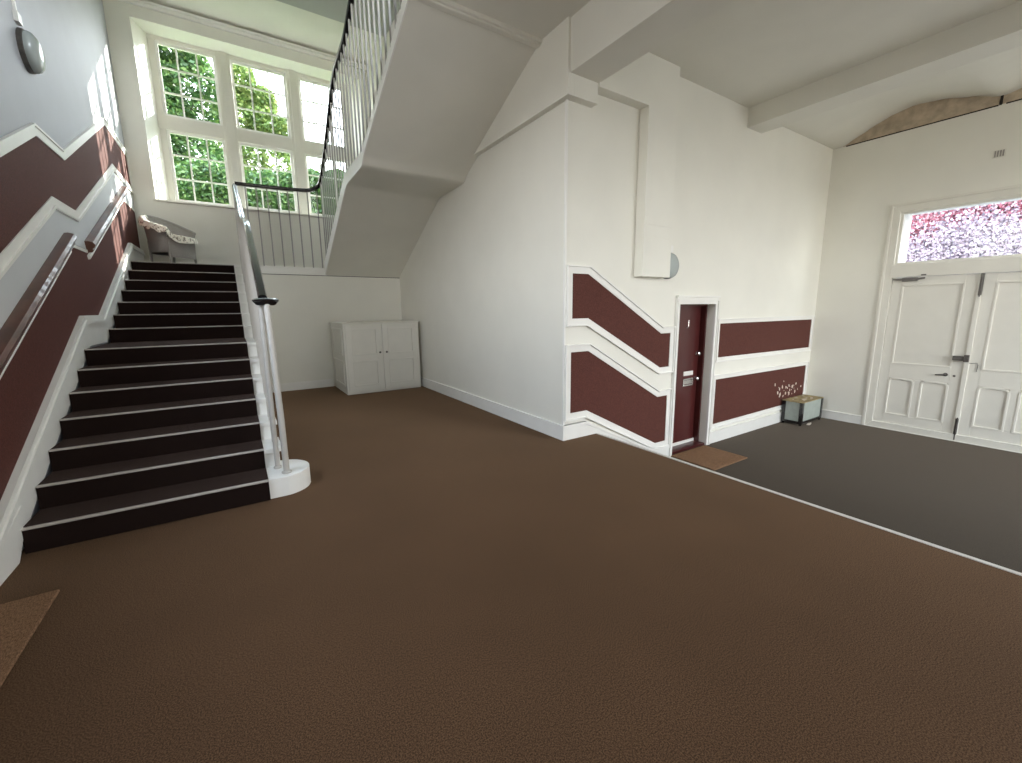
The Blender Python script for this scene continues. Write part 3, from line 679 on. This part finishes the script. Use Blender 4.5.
# ================================================================== METAL BOX IN THE LOBBY
bx0, bx1, by0, by1, bz0, bz1 = 8.15, 8.95, 3.225, 3.555, ZLOW, -0.165
mb = thing('storage_box', 'pale green-grey box with black corner strips on the lobby floor in the corner', 'box', ((bx0 + bx1) / 2, by0, bz0))
bm = BM(); box(bm, bx0 + 0.012, bx1 - 0.012, by0 + 0.012, by1 - 0.012, bz0 + 0.07, bz1 - 0.012); obj('body', bm, M['boxgrey'], mb, bevel=0.004)
bm = BM(); box(bm, bx0, bx1, by0, by1, bz0 + 0.03, bz0 + 0.075); obj('base', bm, M['black'], mb, bevel=0.004)
for x in (bx0, bx1 - 0.05):
    for y in (by0, by1 - 0.05):
        bm = BM(); box(bm, x - 0.003, x + 0.05, y - 0.003, y + 0.05, bz0 + 0.06, bz1 - 0.015); obj('corner_strip', bm, M['black'], mb)
        bm = BM(); lathe(bm, [(0.02, 0.0), (0.024, 0.02), (0.024, 0.032)], (x + 0.025, y + 0.025, bz0 + 0.0005), seg=12); obj('foot', bm, M['black'], mb)
bm = BM(); box(bm, bx0 - 0.004, bx1 + 0.004, by0 - 0.004, by1 + 0.004, bz1 - 0.016, bz1); obj('lid', bm, M['boxtop'], mb, bevel=0.004)
bm = BM()
for k in range(14):
    x = random.uniform(8.28, 8.8); y = random.uniform(3.28, 3.5); r = random.uniform(.015, .04)
    prism(bm, [(x + r * random.uniform(.5, 1.2) * math.cos(a), y + r * random.uniform(.4, 1) * math.sin(a)) for a in [i * math.pi / 3 for i in range(6)]], bz1, bz1 + random.uniform(.003, .008), 2)
o = obj('fallen_plaster', bm, M['flake']); tag(o, 'scatter of pale plaster crumbs lying on top of the green-grey box', 'debris', kind='stuff')
bm = BM(); prism(bm, [(8.35, 3.17), (8.47, 3.19), (8.55, 3.225), (8.42, 3.232), (8.33, 3.21)], ZLOW + 0.0005, ZLOW + 0.012, 2)
o = obj('plaster_chip', bm, M['flake']); tag(o, 'small pinkish chip of plaster on the floor by the green-grey box', 'debris')

# ================================================================== WICKER CHAIR
ch = thing('wicker_armchair', 'grey woven wicker tub armchair on the half landing below the window', 'armchair', (-0.77, 9.70, 2.29))
CX, CY, CZ = -0.77, 9.70, 2.29
fa = math.atan2(-0.70, 0.71)                                           # direction the chair faces
def cp(a, r, z, ry=None):                                              # polar point round the seat centre, a=0 is the front
    ry = ry or r
    lx, ly = r * math.cos(a), ry * math.sin(a)
    return Vector((CX + lx * math.cos(fa) - ly * math.sin(fa), CY + lx * math.sin(fa) + ly * math.cos(fa), CZ + z))
def top_h(a):
    """height of the rim round the back: low at the arm fronts, high behind"""
    t = (abs(abs(a) - math.pi)) / math.radians(122)                    # 0 back .. 1 arm front
    return 0.66 + 0.20 * math.cos(min(1, t * 1.25) * math.pi / 2) ** 1.2 - (0.05 * max(0, t - 0.8) / 0.2)
A0 = math.radians(52)
NA = 40
def shell(bm, r_in, r_out):
    cols = []
    for i in range(NA + 1):
        a = A0 + (2 * math.pi - 2 * A0) * i / NA; aa = a if a <= math.pi else a - 2 * math.pi
        h = top_h(aa); col = []
        for r, z in ((r_out - 0.03, 0.22), (r_out, 0.45), (r_out + 0.035, h), (r_in + 0.035, h), (r_in, 0.45), (r_in - 0.03, 0.22)):
            col.append(bm.verts.new(cp(a, r, z)))
        cols.append(col)
    for c, d in zip(cols, cols[1:]):
        for k in range(6): bm.faces.new((c[k], c[(k+1) % 6], d[(k+1) % 6], d[k]))
    bm.faces.new(cols[0]); bm.faces.new(cols[-1][::-1])
bm = BM(); shell(bm, 0.30, 0.325); obj('backrest', bm, M['wicker'], ch, smooth=True)
bm = BM(); tube(bm, [cp(A0 + (2 * math.pi - 2 * A0) * i / NA, 0.347, top_h((A0 + (2 * math.pi - 2 * A0) * i / NA + math.pi) % (2 * math.pi) - math.pi)) for i in range(NA + 1)], 0.022, 8); obj('rim', bm, M['wicker'], ch, smooth=True)
bm = BM(); lathe(bm, [(0.01, 0.40), (0.297, 0.40), (0.31, 0.42), (0.297, 0.45), (0.01, 0.465)], (CX, CY, CZ), seg=32); obj('seat', bm, M['wicker'], ch, smooth=True)
# front apron below the seat
bm = BM(); c2 = []
for i in range(13):
    a = -A0 + 2 * A0 * i / 12
    c2.append([bm.verts.new(cp(a, r, z)) for r, z in ((0.31, 0.14), (0.325, 0.45), (0.31, 0.45), (0.295, 0.14))])
for c, d in zip(c2, c2[1:]):
    for k in range(4): bm.faces.new((c[k], c[(k+1) % 4], d[(k+1) % 4], d[k]))
bm.faces.new(c2[0]); bm.faces.new(c2[-1][::-1]); obj('apron', bm, M['wicker'], ch, smooth=True)
for a in (math.radians(48), -math.radians(48), math.radians(138), -math.radians(138)):
    bm = BM(); tube(bm, [cp(a, 0.31, 0.006), cp(a, 0.305, 0.25), cp(a, 0.312, 0.42)], [0.017, 0.021, 0.021], 10); obj('leg', bm, M['wicker'], ch, smooth=True)
# throw draped over the rim, down the arm and along the seat front
bm = BM(); N = 46; rows = []
path = []
for i in range(30):
    a = math.radians(205) + math.radians(103) * i / 29; aa = (a + math.pi) % (2 * math.pi) - math.pi
    path.append((a, 0.347, top_h(aa) + 0.006))
base_a = path[-1][0]
for k, (da, r, z) in enumerate(((4, 0.350, 0.60), (9, 0.347, 0.545), (16, 0.345, 0.50), (26, 0.340, 0.478), (40, 0.337, 0.474), (56, 0.337, 0.474), (72, 0.337, 0.474), (86, 0.337, 0.474), (94, 0.337, 0.474))):
    path.append((base_a + math.radians(da), r, z))
for i, (a, r, z) in enumerate(path):
    w = 0.045 + 0.008 * math.sin(i * 1.3); row = []
    for dr, dz in ((w + 0.012, -0.085 + 0.02 * math.sin(i * 0.9)), (w + 0.004, -0.03), (w * 0.6, 0.022), (0, 0.03 + 0.006 * math.sin(i * 1.9)), (-w * 0.6, 0.022), (-w - 0.002, -0.03), (-w - 0.006, -0.10 + 0.02 * math.sin(i)), (-w + 0.006, -0.10), (-w * 0.5, 0.006), (0, 0.016), (w * 0.5, 0.006), (w - 0.004, -0.03)):
        row.append(bm.verts.new(cp(a, r + dr, z + dz)))
    rows.append(row)
for c, d in zip(rows, rows[1:]):
    for k in range(12): bm.faces.new((c[k], c[(k+1) % 12], d[(k+1) % 12], d[k]))
bm.faces.new(rows[0]); bm.faces.new(rows[-1][::-1])
o = obj('throw', bm, M['throw'], smooth=True); tag(o, 'cream patterned throw draped over the back, arm and seat edge of the wicker armchair', 'throw')

# ================================================================== OUTSIDE
bm = BM(); box(bm, -30, 40, 11.05, 60, -0.75, -0.62); struct('ground', bm, M['grass'])
bm = BM(); box(bm, 9.46, 40, -30, 11.04, -0.75, -0.62); struct('pavement', bm, M['tarmac'])
def leaves(bm, blobs, n, size):
    for k in range(n):
        c, r = random.choice(blobs); d = Vector((random.gauss(0, 1), random.gauss(0, 1), random.gauss(0, 1))).normalized()
        p = Vector(c) + Vector((d.x * r[0], d.y * r[1], d.z * r[2])) * random.uniform(0.55, 1.0) ** 0.5
        s = size * random.uniform(0.6, 1.3)
        u = Vector((random.gauss(0, 1), random.gauss(0, 1), random.gauss(0, 0.7))).normalized(); v = u.cross(Vector((random.gauss(0, 1), random.gauss(0, 1), random.gauss(0, 1)))).normalized()
        q = [bm.verts.new(p + u * s), bm.verts.new(p + v * s * 0.55), bm.verts.new(p - u * s), bm.verts.new(p - v * s * 0.55)]
        bm.faces.new(q)
def tree(label, x, y, blobs, n, size, m, h):
    t = thing('tree', label, 'tree', (x, y, -0.62))
    bm = BM(); tube(bm, [(x, y, -0.62), (x + 0.1, y, h * 0.35), (x - 0.05, y + 0.1, h * 0.8)], [0.28, 0.2, 0.08], 12)
    for c, r in blobs[::2]:
        tube(bm, [(x + 0.1, y, h * 0.35), tuple((Vector((x, y, h * 0.5)) + Vector(c)) / 2), c], [0.12, 0.08, 0.03], 8)
    obj('trunk', bm, M['bark'], t, smooth=True)
    bm = BM(); leaves(bm, blobs, n, size); obj('crown', bm, m, t)
tree('dense dark green tree seen through the left window lights', -2.0, 19.0, [((-3.2, 19, 6.0), (1.6, 1.6, 1.6)), ((-1.8, 19, 7.6), (1.5, 1.4, 1.5)), ((-0.6, 19.4, 6.2), (1.3, 1.4, 1.5)), ((-2.4, 19, 9.0), (1.7, 1.5, 1.2)), ((-0.3, 19.2, 8.8), (0.9, 1.2, 1.3)), ((-0.8, 19, 10.2), (1.0, 1.1, 0.9))], 26000, 0.085, M['leaf'], 8.5)
tree('lighter yellow-green tree seen through the middle window lights', 1.4, 22.0, [((0.9, 22, 7.4), (1.2, 1.3, 1.6)), ((1.9, 22, 7.8), (1.2, 1.2, 1.4)), ((1.0, 22.3, 9.6), (0.75, 1.2, 1.2)), ((1.9, 22.1, 9.3), (0.7, 1.2, 0.8)), ((2.9, 22, 6.2), (1.4, 1.3, 1.2)), ((1.25, 22, 10.7), (0.55, 1.0, 1.0)), ((2.0, 22, 10.1), (0.5, 1.0, 0.6)), ((2.7, 22, 8.9), (0.6, 1.0, 0.8))], 24000, 0.085, M['leaf2'], 8.5)
tree('low spreading green tree filling the bottom window lights', 2.5, 15.3, [((0.51, 15.3, 4.5), (1.2, 0.9, 1.1)), ((1.6, 15.3, 4.75), (1.2, 0.9, 0.95)), ((2.7, 15.3, 4.6), (1.2, 0.9, 1.0)), ((3.7, 15.3, 4.7), (1.0, 0.9, 0.9)), ((2.4, 15.3, 5.3), (0.8, 0.9, 0.55)), ((3.3, 15.3, 5.35), (0.8, 0.9, 0.6)), ((-0.2, 15.3, 4.9), (0.9, 0.9, 0.8))], 36000, 0.065, M['leaf'], 4.6)
# creeper-covered house front across the street, seen through the transom
bm = BM(); box(bm, 15.0, 15.4, -6, 9, -0.62, 7.5); hs = obj('house_front', bm, M['render']); tag(hs, 'pale rendered house front across the street seen through the glass above the double doors', 'building')
bm = BM()
for k in range(26000):
    y = random.uniform(-0.5, 5.2); z = 3.95 + (0.0 if y < 3.3 else -0.35) + random.gauss(0, 0.42)
    s = random.uniform(0.018, 0.042); p = Vector((14.93 - random.uniform(0.02, 0.16), y, z))
    u = Vector((random.gauss(0, .4), random.gauss(0, 1), random.gauss(0, 1))).normalized(); v = u.cross(Vector((1, random.gauss(0, .4), random.gauss(0, .4)))).normalized()
    bm.faces.new([bm.verts.new(p + u * s), bm.verts.new(p + v * s * .8), bm.verts.new(p - u * s), bm.verts.new(p - v * s * .8)])
o = obj('red_creeper', bm, M['redleaf']); tag(o, 'red-leaved creeper on the house front, behind the glass above the double doors', 'creeper', kind='stuff')
bm = BM()
for k in range(26000):
    y = random.uniform(-0.5, 5.2); z = 2.72 - (0.0 if y < 3.3 else 0.25) + random.gauss(0, 0.38)
    s = random.uniform(0.018, 0.040); p = Vector((14.6 - random.uniform(0.0, 0.3), y, z))
    u = Vector((random.gauss(0, .4), random.gauss(0, 1), random.gauss(0, 1))).normalized(); v = u.cross(Vector((1, random.gauss(0, .4), random.gauss(0, .4)))).normalized()
    bm.faces.new([bm.verts.new(p + u * s), bm.verts.new(p + v * s * .8), bm.verts.new(p - u * s), bm.verts.new(p - v * s * .8)])
o = obj('lilac_hedge', bm, M['blossom']); tag(o, 'pale lilac blossoming hedge before the house front, low behind the glass above the double doors', 'hedge', kind='stuff')
